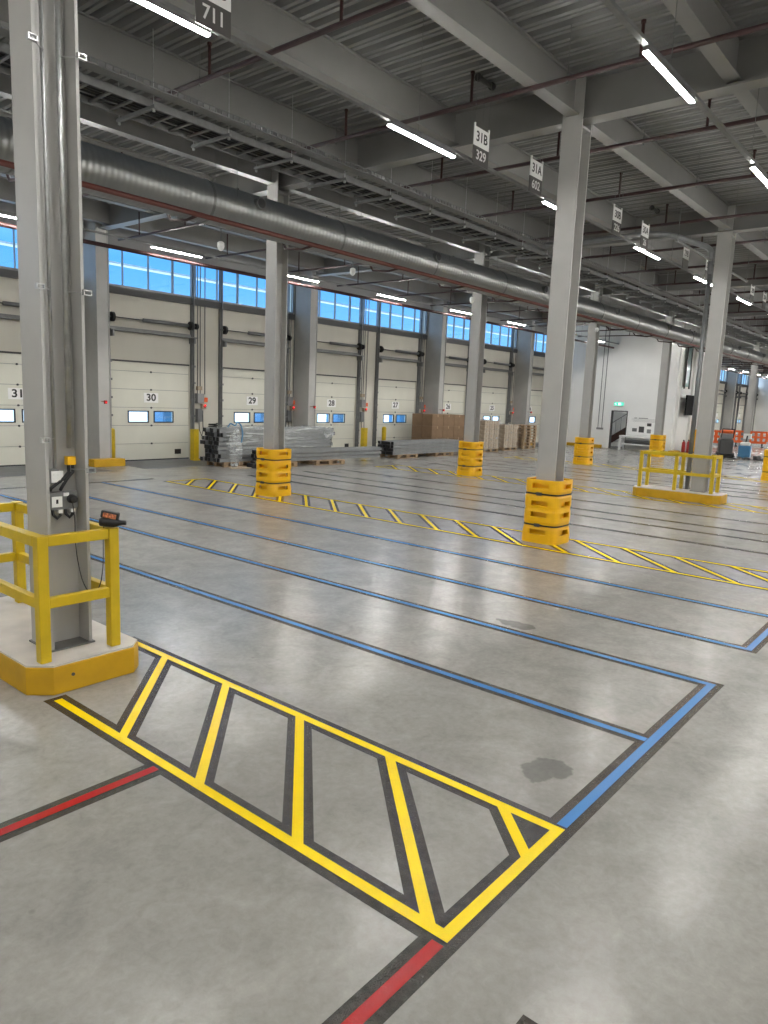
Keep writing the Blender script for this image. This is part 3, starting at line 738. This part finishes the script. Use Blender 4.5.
# cameras and small ceiling fittings
def dome_cam(x, y, z, label):
    e = empty('security_camera', (x, y, z), label=label, cat='camera')
    MB().tube((0, 0, .35), (0, 0, .08), .012, 8).build('bracket', M['galvd'], e)
    MB().lathe([(.03, .10), (.06, .08), (.065, .02), (.05, -.03), (.02, -.06), (.001, -.065)], n=16).build('camera_dome', M['plate'], e, smooth=True)
    return e
dome_cam(8.4, 10.95, 4.65, 'white dome camera below the duct left of the column at dock door twenty-nine')
dome_cam(11.9, 10.95, 4.75, 'white dome camera below the duct right of the column at dock door twenty-nine')
dome_cam(16.6, 10.95, 4.75, 'white dome camera below the duct left of the column beside the low beam bundle')
dome_cam(24.6, 10.95, 4.75, 'white dome camera below the duct by the column left of the stair doorway')
def beam_sensor(x, y, label):
    e = empty('beam_detector', (x, y, 6.62), label=label, cat='detector')
    MB().tube((-.16, 0, 0), (.16, 0, 0), .035, 10).build('body', M['dark'], e)
    for s in (-1, 1): MB().tube((s * .16, 0, 0), (s * .20, 0, 0), .055, 10).build('end_cap', M['dark'], e)
    MB().tube((0, 0, -.9), (0, 0, 0), .004, 4).build('wire', M['galvd'], e)
beam_sensor(9.35, 6.15, 'dark detector under the deck above sign 31B')
beam_sensor(17.2, 6.5, 'dark detector under the deck left of the railed column head')

# ------------------------------------------------------------------ goods by the dock doors
def pallet(w=.8, l=1.2, name='wooden_pallet'):
    m = MB()
    for k in range(5): m.box(-l / 2, l / 2, -w / 2 + k * (w - .1) / 4, -w / 2 + .1 + k * (w - .1) / 4, .118, .14)
    for k in (-1, 0, 1): m.box(k * (l / 2 - .07) - .07, k * (l / 2 - .07) + .07, -w / 2, w / 2, .096, .118)
    for k in (-1, 0, 1):
        for j in (-1, 0, 1): m.box(k * (l / 2 - .07) - .07, k * (l / 2 - .07) + .07, j * (w / 2 - .05) - .05, j * (w / 2 - .05) + .05, .022, .096)
    for j in (-1, 0, 1): m.box(-l / 2, l / 2, j * (w / 2 - .05) - .05, j * (w / 2 - .05) + .05, 0, .022)
    return m
pm = pallet().build('wooden_pallet', M['wood']); pal0 = tag(pm, 'light wooden pallet under the wrapped rack beams, left of two', 'pallet')
pal0.location = (13.3, 16.75, 0)
def put_pallet(x, y, rz, label, group=None, z=0):
    c = dup(pal0, (x, y, z), rz, label)
    if group: c['group'] = group
    elif 'group' in c: del c['group']
    return c
put_pallet(16.2, 16.75, 0, 'light wooden pallet under the wrapped rack beams, right of two')
put_pallet(14.2, 16.0, math.radians(-3), 'wooden pallet under the low front row of rack beams, left one')
put_pallet(16.15, 15.9, math.radians(-3), 'wooden pallet under the low front row of rack beams, right one')
put_pallet(20.6, 16.35, 0, 'wooden pallet under the low separate beam bundle, left end')
put_pallet(22.9, 16.35, 0, 'wooden pallet under the low separate beam bundle, right end')

def rack_beam(Lg):
    m = MB(); w, h = .105, .108
    m.add([(0, -w / 2, 0), (0, w / 2, 0), (0, w / 2, h), (0, .012, h), (0, .012, h * .8), (0, -w / 2, h * .8)] + [(Lg, -w / 2, 0), (Lg, w / 2, 0), (Lg, w / 2, h), (Lg, .012, h), (Lg, .012, h * .8), (Lg, -w / 2, h * .8)],
          [(0, 1, 2, 3, 4, 5)[::-1], (6, 7, 8, 9, 10, 11), (0, 6, 7, 1)[::-1], (1, 7, 8, 2)[::-1], (2, 8, 9, 3)[::-1], (3, 9, 10, 4)[::-1], (4, 10, 11, 5)[::-1], (5, 11, 6, 0)[::-1]])
    return m
def bundle(x, y, z, Lg, rows, cols, rz, label, group, jitter=.05, endmat='dark'):
    b0 = None; R = Matrix.Rotation(rz, 3, 'Z')
    for r in range(rows):
        for c in range(cols):
            off = R @ Vector((random.uniform(-jitter, jitter), c * .115, 0)); p = (x + off.x, y + off.y, z + r * .118)
            if b0 is None:
                b0 = empty('rack_beam', p, rz, label=label, cat='rack beam', group=group)
                rack_beam(Lg).build('beam', M['rack'], b0)
                for e in (0, Lg): MB().box(e - .02 if e == 0 else e, e if e == 0 else e + .02, -.05, .05, -.0, .107).build('end_connector', M['black'], b0)
            else: dup(b0, p, rz)
bundle(12.6, 16.42, .142, 4.5, 8, 7, 0, 'grey steel rack beam in the tall plastic-wrapped bundle before dock doors twenty-nine and twenty-eight', 'rack beams in the wrapped bundle', .12)
bundle(13.55, 15.90, .142, 5.1, 3, 3, math.radians(-3), 'grey steel rack beam in the low row in front of the wrapped bundle', 'rack beams in the low front row', .05)
bundle(19.75, 16.02, .142, 4.2, 4, 6, 0, 'grey steel rack beam in the separate low bundle before dock doors twenty-seven and twenty-six', 'rack beams in the separate low bundle', .04)
# plastic wrap over the tall bundle
def wrap_sheet(x0, x1, y0, y1, z0, z1, name, label, amp=.02, m_='wrap'):
    v = []; nx_ = 60; prof = []
    H_ = z1 - z0; 
    prof = [(y0 - .012, z0 + H_ * t / 10) for t in range(11)] + [(y0 + (y1 - y0) * t / 6, z1 + .012) for t in range(1, 7)] + [(y1 + .012, z1 - H_ * t / 4) for t in range(0, 5)]
    m = len(prof)
    for i in range(nx_ + 1):
        x = x0 + (x1 - x0) * i / nx_
        for j, (yy, zz) in enumerate(prof):
            a = amp * (math.sin(i * .9 + j * 1.7) + math.sin(i * .37 - j * .8)) * .5
            v.append((x + .4 * a, yy - (abs(a) if j < 11 else -abs(a) if j > 17 else 0), zz + (abs(a) if 10 <= j <= 17 else 0)))
    f = [(i * m + j, i * m + j + 1, (i + 1) * m + j + 1, (i + 1) * m + j) for i in range(nx_) for j in range(m - 1)]
    return tag(MB().add(v, f).build(name, M[m_], smooth=True), label, 'plastic wrap')
wrap_sheet(12.75, 16.9, 16.355, 17.175, .34, 1.095, 'plastic_wrap', 'crumpled clear plastic wrap over the tall rack beam bundle', .03)
bg = empty('blue_strapping', (13.1, 16.38, 1.12), label='blue twisted strapping on top of the wrapped bundle', cat='strapping')
MB().path(smooth_pts([(-.25, 0, .02), (-.1, .08, .10), (.0, .0, .05), (.12, .05, .14), (.22, .0, .03), (.2, -.08, -.2), (.16, -.08, -.45)]), .022, 6).build('strap_roll', M['blue'], bg)
kk = empty('black_strapping_coil', (12.5, 16.6, 1.09), label='black coil lying on the left end of the wrapped bundle', cat='coil')
MB().path([(.12 * math.cos(t * .5), .12 * math.sin(t * .5), .03 + .004 * t) for t in range(26)], .016, 6).build('coil', M['black'], kk)
tag(MB().prism([(12.6, 15.9), (13.35, 15.82), (13.5, 16.1), (12.75, 16.2)], .0, .02).build('cardboard_sheet', M['card2']), 'pale cardboard sheet on the floor at the bundle end', 'cardboard')
def clump(x, y, z, sx, sy, sz, label, seed):
    rnd = random.Random(seed); bm = MB(); n, m = 18, 12; v = []
    for i in range(m + 1):
        th = PI * i / m
        for k in range(n):
            ph = 2 * PI * k / n; q = 1 + rnd.uniform(-.28, .28)
            v.append((sx * q * math.sin(th) * math.cos(ph), sy * q * math.sin(th) * math.sin(ph), max(-sz, sz * q * math.cos(th))))
    f = [(i * n + k, i * n + (k + 1) % n, (i + 1) * n + (k + 1) % n, (i + 1) * n + k) for i in range(m) for k in range(n)]
    return tag(bm.add(v, f).build('loose_plastic', M['wrap'], None, (x, y, z)), label, 'plastic wrap')
clump(12.95, 16.17, .52, .20, .14, .50, 'loose crumpled plastic hanging to the floor at the bundle left end', 3)
clump(16.75, 16.22, .93, .17, .12, .16, 'loose white plastic knot at the right end of the tall bundle', 5)
tag(MB().box(13.25, 13.7, 15.75, 16.05, 0, .13).box(13.35, 13.9, 15.8, 16.02, .13, .2).build('black_offcuts', M['black'], bevel=.02), 'black plastic offcuts on the floor in front of the tall bundle', 'offcuts')
# cartons
cx0 = None
def carton(x, y, z, w, d, h, label, m='card', group=None):
    b = MB().box(-w / 2, w / 2, -d / 2, d / 2, 0, h).build('carton', M[m], None, (x, y, z), bevel=.006)
    MB().box(-.03, .03, -d / 2 - .002, d / 2 + .002, h - .1, h + .002).build('tape', M['wood'], b)
    return tag(b, label, 'carton', group)
px = 23.95
for i_ in range(3):
    for j_ in range(2):
        for l_ in range(3):
            carton(px + i_ * .78, 17.35 + j_ * .52, .14 + l_ * .47, .76, .5, .465, 'plain brown carton in the block stacked behind the low beam bundle', group='brown cartons behind the beam bundle')
put_pallet(24.3, 17.6, 0, 'pallet beneath the brown carton block, left one'); put_pallet(25.55, 17.6, 0, 'pallet beneath the brown carton block, right one')
def wrapped_load(x, y, h, name_label, grp, n):
    put_pallet(x, y, 0, 'pallet under ' + name_label)
    rows = int(h / .2)
    for l_ in range(rows):
        for i_ in range(3):
            for j_ in range(2):
                q = random.uniform(-.015, .015)
                carton(x - .4 + i_ * .4 + q, y - .2 + j_ * .4, .142 + l_ * .2, .37 - abs(q), .37, .195, 'small carton in ' + name_label, 'card2', grp)
    wrap_sheet(x - .6, x + .6, y - .41, y + .41, .12, .15 + rows * .2, 'plastic_wrap', 'clear film round ' + name_label, .02, 'film')
wrapped_load(26.95, 16.75, 1.25, 'the taller film-wrapped carton load', 'cartons in the taller wrapped load', 0)
wrapped_load(28.95, 16.95, 1.05, 'the lower film-wrapped carton load', 'cartons in the lower wrapped load', 0)
for l_ in range(8): put_pallet(31.1 + random.uniform(-.03, .03), 17.15, 0, 'empty wooden pallet in the stack before dock door twenty-five', 'stacked empty pallets', l_ * .1402)

# ------------------------------------------------------------------ white block with stair doorway
BX, BXE, BY = 36.7, 41.4, 12.1
w = MB().box(BX, BX + .15, BY + .1, 14.28, 0, ZD).box(BX, BX + .15, 15.15, YW - .01, 0, ZD).box(BX, BX + .15, 14.28, 15.15, 1.97, ZD)
for k_ in range(7): w.box(BX - .004, BX, BY + .95 * k_ + .55, BY + .95 * k_ + .56, 2.2, ZD - .05)
struct(w, 'wall_annex_front', M['white'])
w = MB().box(BX, BXE, BY, BY + .1, 0, ZD)
for xx in (36.72, 37.35, 39.4, 40.0, 41.2): w.box(xx, xx + .12, BY - .12, BY, 0, ZD - .3)
struct(w, 'wall_annex_side', M['white'])
struct(MB().box(BXE, BXE + .1, BY, YW - .01, 0, ZD), 'wall_annex_back', M['white'])
struct(MB().box(BX + 2.4, BX + 2.45, 12.3, 18, 0, 3.0), 'wall_stairwell', M['white'])
df = empty('door_40', (BX, 14.715, 0)); df['kind'] = 'structure'
MB().box(-.02, .16, -.435, -.385, 0, 1.97).box(-.02, .16, .385, .435, 0, 1.97).box(-.02, .16, -.435, .435, 1.92, 1.97).build('door_frame', M['dark'], df)
st = empty('staircase', (37.7, 14.7, 0), label='dark brown staircase seen through the open doorway of the white block', cat='staircase')
MB().add([(0, .95, .1), (0, -.95, 1.35), (0, -.95, 1.75), (0, .95, .5), (.06, .95, .1), (.06, -.95, 1.35), (.06, -.95, 1.75), (.06, .95, .5)],
         [(0, 1, 2, 3), (7, 6, 5, 4), (0, 4, 5, 1), (3, 2, 6, 7), (0, 3, 7, 4), (1, 5, 6, 2)]).build('stringer', mat('dark_brown_steel', (.06, .025, .02), .5), st)
q = MB()
for k_ in range(8): q.box(.06, .95, .75 - k_ * .22, .99 - k_ * .22, .30 + k_ * .155, .33 + k_ * .155)
q.build('treads', M['grey'], st)
MB().bar((.03, .95, 1.2), (.03, -.95, 2.45), .04, .04).build('handrail', M['grey'], st)
for k_ in range(7): MB().box(.02, .04, .85 - k_ * .28, .87 - k_ * .28, .5 + k_ * .184, 1.24 + k_ * .184).build('baluster', M['grey'], st)
ex = empty('exit_sign', (BX - .03, 14.77, 2.31), label='lit green and white emergency exit sign above the stair doorway', cat='sign')
MB().box(-.04, .02, -.27, .27, -.11, .11).build('sign_box', M['plate'], ex)
MB().box(-.045, -.0405, -.25, .25, -.09, .09).build('sign_face', M['exitg'], ex)
MB().box(-.048, -.0455, -.10, .04, -.055, .055).build('door_symbol', M['exitw'], ex)
MB().add([(-.048, -.20, -.015), (-.048, -.12, -.015), (-.048, -.12, .015), (-.048, -.20, .015)], [(0, 1, 2, 3)]).build('arrow', M['exitw'], ex)
MB().add([(-.048, .10, -.05), (-.048, .14, .0), (-.048, .13, .05), (-.048, .20, .04), (-.048, .19, -.02), (-.048, .15, -.06)], [(0, 1, 2, 3, 4, 5)]).build('running_figure', M['exitw'], ex)
bc = empty('work_bench', (36.3, 13.3, 0), label='white wooden bench with lower shelf against the white block', cat='bench')
MB().box(-.3, .3, -1.05, 1.05, .66, .74).build('bench_top', M['white'], bc)
MB().box(-.28, .28, -1.0, 1.0, .28, .34).build('shelf', M['white'], bc)
for a in (-.25, .25):
    for b in (-1.0, 1.0): MB().box(a - .04, a + .04, b - .04, b + .04, 0, .66).build('leg', M['white'], bc)
tag(MB().box(36.05, 36.5, 12.5, 14.1, .345, .52).build('storage_roll', M['dark'], bevel=.06), 'dark rolled material on the shelf of the white bench', 'material roll')
nb = empty('notice_board', (BX - .03, 13.3, 0), label='white notice board with pictures and text above the white bench', cat='notice board')
MB().box(-.02, .02, -.85, .85, .80, 1.68).build('board', M['plate'], nb)
for (a, b, c_, d_, mm) in ((.05, .32, .92, 1.22, 'dark'), (.42, .66, .95, 1.12, 'galvd'), (-.3, -.1, .9, 1.1, 'grey'), (-.3, -.08, 1.25, 1.4, 'dark'), (-.72, -.5, .92, 1.2, 'dark')):
    MB().box(-.024, -.0205, a, b, c_, d_).build('picture', M[mm], nb)
q = MB()
for k_ in range(6): q.box(-.024, -.0205, -.8 + .03 * (k_ % 3), .75 - .11 * (k_ % 2), 1.6 - .03 * k_, 1.606 - .03 * k_)
q.box(-.024, -.0205, .45, .60, 1.62, 1.655).box(-.024, -.0205, -.1, .38, 1.62, 1.655)
q.build('printed_lines', M['grey'], nb)
cc = empty('conduit_pair', (BX, 15.72, 0), label='two thin grey conduits down the white block left of the exit sign', cat='conduit')
for yy, zb in ((0.09, 1.0), (-.12, 1.0)): MB().tube((-.03, yy, zb), (-.03, yy, 6.9), .018, 6).build('conduit', M['galvd'], cc)
MB().box(-.06, 0, -.2, .16, .95, 1.05).build('outlet_box', M['grey'], cc)
tag(MB().box(BX - .3, BX - .05, 15.5, 17.6, 0, .16).build('yellow_kerb', M['kerb']), 'low yellow kerb at foot of the white block left of the doorway', 'kerb')
tag(MB().box(36.0, 36.9, 11.55, 11.85, 0, .14).build('yellow_kerb', M['kerb']), 'low yellow kerb at the corner of the white block behind the railing', 'kerb')
tv = empty('wall_screen', (38.5, 11.75, 2.38), label='black flat screen on the side of the white block', cat='screen')
MB().box(-.85, .85, -.05, .03, -.5, .5).build('screen_body', mat('matt_black', (.008, .008, .009), .7, spec=.1), tv, bevel=.01)
MB().box(-.2, .2, .03, .23, -.2, .2).build('wall_bracket', M['dark'], tv)
gw = empty('tall_glazed_panel', (38.2, 11.97, 4.6), label='narrow green-tinted glazed panel high on the side of the white block', cat='glazing')
MB().box(-.3, .35, 0, .03, -1.3, 1.4).build('glazing', mat('green_tinted_glass', (.12, .22, .2), .1), gw)
MB().box(-.36, -.3, -.03, .03, -1.4, 1.5).box(.35, .41, -.03, .03, -1.4, 1.5).build('frame', M['dark'], gw)
def extinguisher(x, y, label):
    e = empty('fire_extinguisher', (x, y, 0), label=label, cat='fire extinguisher')
    MB().lathe([(.085, 0), (.09, .02), (.09, .48), (.07, .55), (.03, .58), (.03, .60)], n=16).build('cylinder', M['redg'], e, smooth=True)
    MB().box(-.10, .03, -.015, .015, .60, .66).build('handle', M['black'], e)
    MB().path(smooth_pts([(.03, 0, .62), (.12, 0, .58), (.13, 0, .4), (.11, 0, .2)]), .012, 6).build('hose', M['black'], e)
extinguisher(37.5, 11.6, 'red fire extinguisher nearest the corner of the white block')
extinguisher(38.1, 11.55, 'red fire extinguisher, middle of three below the black screen')
extinguisher(38.75, 11.6, 'red fire extinguisher, closest to the railed column of three')
tag(MB().box(39.6, 39.9, 11.5, 11.8, 0, 1.15).build('pipe_guard', M['plast'], bevel=.04), 'yellow upright guard beside the fire extinguishers', 'guard')

# machines
sc = empty('floor_scrubber', (36.4, 9.35, 0), math.radians(200), label='dark walk-behind cleaning machine with orange-red lid', cat='cleaning machine')
sc.scale = (.95, 1, 1.2)
MB().box(-.45, .40, -.30, .30, .12, .72).build('tank', M['dark'], sc, bevel=.06)
MB().box(-.40, .25, -.27, .27, .72, .95).build('recovery_tank', M['grey'], sc, bevel=.06)
MB().box(-.34, .18, -.24, .24, .95, 1.08).build('lid', M['orange'], sc, bevel=.04)
MB().bar((.3, -.25, .8), (.62, -.25, 1.12), .035, .035).bar((.3, .25, .8), (.62, .25, 1.12), .035, .035).bar((.62, -.26, 1.12), (.62, .26, 1.12), .04, .04).build('handle', M['black'], sc)
MB().box(-.62, .50, -.40, .40, .03, .10).build('squeegee', M['black'], sc, bevel=.02)
for a in (-.3, .3):
    for b in (-.33, .33): MB().tube((a, b - .03, .11), (a, b + .03, .11), .11, 14).build('wheel', M['black'], sc)
pt = empty('electric_pallet_truck', (36.35, 8.5, 0), math.radians(185), label='small blue and white pedestrian pallet truck with long low forks', cat='pallet truck')
MB().box(-.25, .12, -.26, .26, .06, .62).build('drive_unit', M['blue'], pt, bevel=.05)
MB().box(-.20, .08, -.20, .20, .62, .78).build('battery_cover', M['white'], pt, bevel=.04)
MB().bar((-.1, 0, .7), (-.42, 0, 1.05), .06, .06).build('tiller', M['dark'], pt)
MB().box(-.52, -.40, -.17, .17, .92, 1.16).build('control_head', M['plate'], pt, bevel=.02)
for b in (-.19, .19): MB().box(.12, 1.3, b - .07, b + .07, .05, .11).build('fork', M['dark'], pt)
for b in (-.2, .2): MB().tube((-.18, b - .03, .09), (-.18, b + .03, .09), .09, 12).build('wheel', M['black'], pt)
fk = MB().box(35.9, 36.1, 6.2, 8.0, .02, .08).box(36.5, 36.7, 6.2, 8.0, .02, .08).box(35.9, 36.7, 7.85, 8.0, .02, .2)
tag(fk.build('low_cable_ramp', M['dark']), 'low dark metal frame on the floor right of the pallet truck', 'frame')

def barrier(x, y, rz, label):
    e = empty('plastic_barrier', (x, y, 0), rz, label=label, cat='barrier')
    m = MB().box(-1, 1, -.03, .03, .88, 1.0).box(-1, 1, -.03, .03, .22, .36)
    for k_ in range(7): m.box(-1 + k_ * .317, -1 + k_ * .317 + .17, -.025, .025, .36, .88)
    m.box(-1, 1, -.032, .032, .56, .68); m.build('panel', M['orange'], e)
    for s in (-.75, .75): MB().box(s - .08, s + .08, -.3, .3, 0, .05).box(s - .04, s + .04, -.035, .035, .05, .22).build('foot', M['black'], e)
barrier(47.2, 13.1, math.radians(-80), 'orange plastic barrier directly left of the far slim column')
barrier(50.5, 11.6, math.radians(-72), 'orange plastic barrier right of the far slim column')
tag(MB().box(44.2, 44.9, 13.3, 13.9, 0, 1.15).build('pipe_guard', M['plast'], bevel=.05), 'yellow guard block behind the cleaning machine', 'guard')
tag(MB().box(XE - .35, XE - .05, 0, 17.5, 0, .35).build('yellow_kerb', M['kerb']), 'yellow kerb along the foot of the far white wall', 'kerb')
wp = empty('wall_conduits', (XE, 15.4, 0), label='stepped grey conduits on the far white wall', cat='conduit')
MB().path([(-.05, 0, .9), (-.05, 0, 3.2), (-.05, -1.4, 3.2)], .04, 6).build('conduit', M['grey'], wp)
MB().path([(-.05, .5, 1.8), (-.05, .5, 3.6), (-.05, .5, 6.5)], .04, 6).build('conduit', M['grey'], wp)

# something pale outside the clerestory: the canopy edge over the dock
tag(MB().box(-5, 60, 24.0, 24.4, 6.35, 6.41).build('canopy_edge', M['galv']), 'thin pale canopy edge seen through the high windows', 'canopy')
for c_ in (DOORS[1][0], DOORS[2][0], DOORS[3][0], DOORS[4][0]):
    t_ = MB().box(0, .9, 21.5, 22.2, .2, 2.6).box(.03, .87, 21.42, 21.5, .25, 1.2); o_ = tag(t_.build('parked_trailer', M['blue'], None, ((c_ + .45) * 21.45 / 19.05, 0, 0)), 'dark blue shape of a parked trailer seen through a dock door window', 'trailer', 'trailers outside the dock doors')
struct(MB().box(-60, 200, YW + .3, 140, -1.4, -1.2), 'ground_outside', M['white'])

# ------------------------------------------------------------------ sky
W = bpy.data.worlds.new('world'); S.world = W; W.use_nodes = True; nt = W.node_tree; nt.nodes.clear()
tc = nt.nodes.new('ShaderNodeTexCoord'); sp = nt.nodes.new('ShaderNodeSeparateXYZ'); rp = nt.nodes.new('ShaderNodeValToRGB')
nt.links.new(tc.outputs['Generated'], sp.inputs[0])
mr = nt.nodes.new('ShaderNodeMapRange'); mr.inputs['From Min'].default_value = -.2; mr.inputs['From Max'].default_value = .8
nt.links.new(sp.outputs['Z'], mr.inputs['Value']); nt.links.new(mr.outputs[0], rp.inputs[0])
e = rp.color_ramp.elements; e[0].position = .0; e[0].color = (.20, .30, .40, 1); e[1].position = 1; e[1].color = (.75, .92, 1.15, 1)
k = e.new(.21); k.color = (.20, .31, .42, 1); k = e.new(.27); k.color = (.09, .22, .42, 1); k = e.new(.36); k.color = (.05, .18, .40, 1); k = e.new(.55); k.color = (.35, .58, .88, 1)
bg = nt.nodes.new('ShaderNodeBackground'); bg.inputs[1].default_value = 1.45; nt.links.new(rp.outputs[0], bg.inputs[0])
wo = nt.nodes.new('ShaderNodeOutputWorld'); nt.links.new(bg.outputs[0], wo.inputs[0])

# ------------------------------------------------------------------ camera
cam = bpy.data.cameras.new('camera'); co = bpy.data.objects.new('camera', cam); COL.objects.link(co)
cam.sensor_fit = 'VERTICAL'; cam.sensor_height = 24; cam.lens = 720.1 / 1024 * 24; cam.clip_end = 500
pitch, roll, yaw = [math.radians(a) for a in (8.95492, 2.35173, 39.47314)]
f = Vector((math.cos(yaw) * math.cos(pitch), math.sin(yaw) * math.cos(pitch), -math.sin(pitch)))
r = Vector((math.sin(yaw), -math.cos(yaw), 0)); u = r.cross(f)
r2 = math.cos(roll) * r + math.sin(roll) * u; u2 = -math.sin(roll) * r + math.cos(roll) * u
Mx = Matrix((r2, u2, -f)).transposed().to_4x4(); Mx.translation = Vector((0, 0, 2.1)); co.matrix_world = Mx
S.camera = co
S.view_settings.view_transform = 'Standard'; S.view_settings.look = 'None'; S.view_settings.gamma = 1; S.view_settings.exposure = 1.35
S.view_settings.use_curve_mapping = False
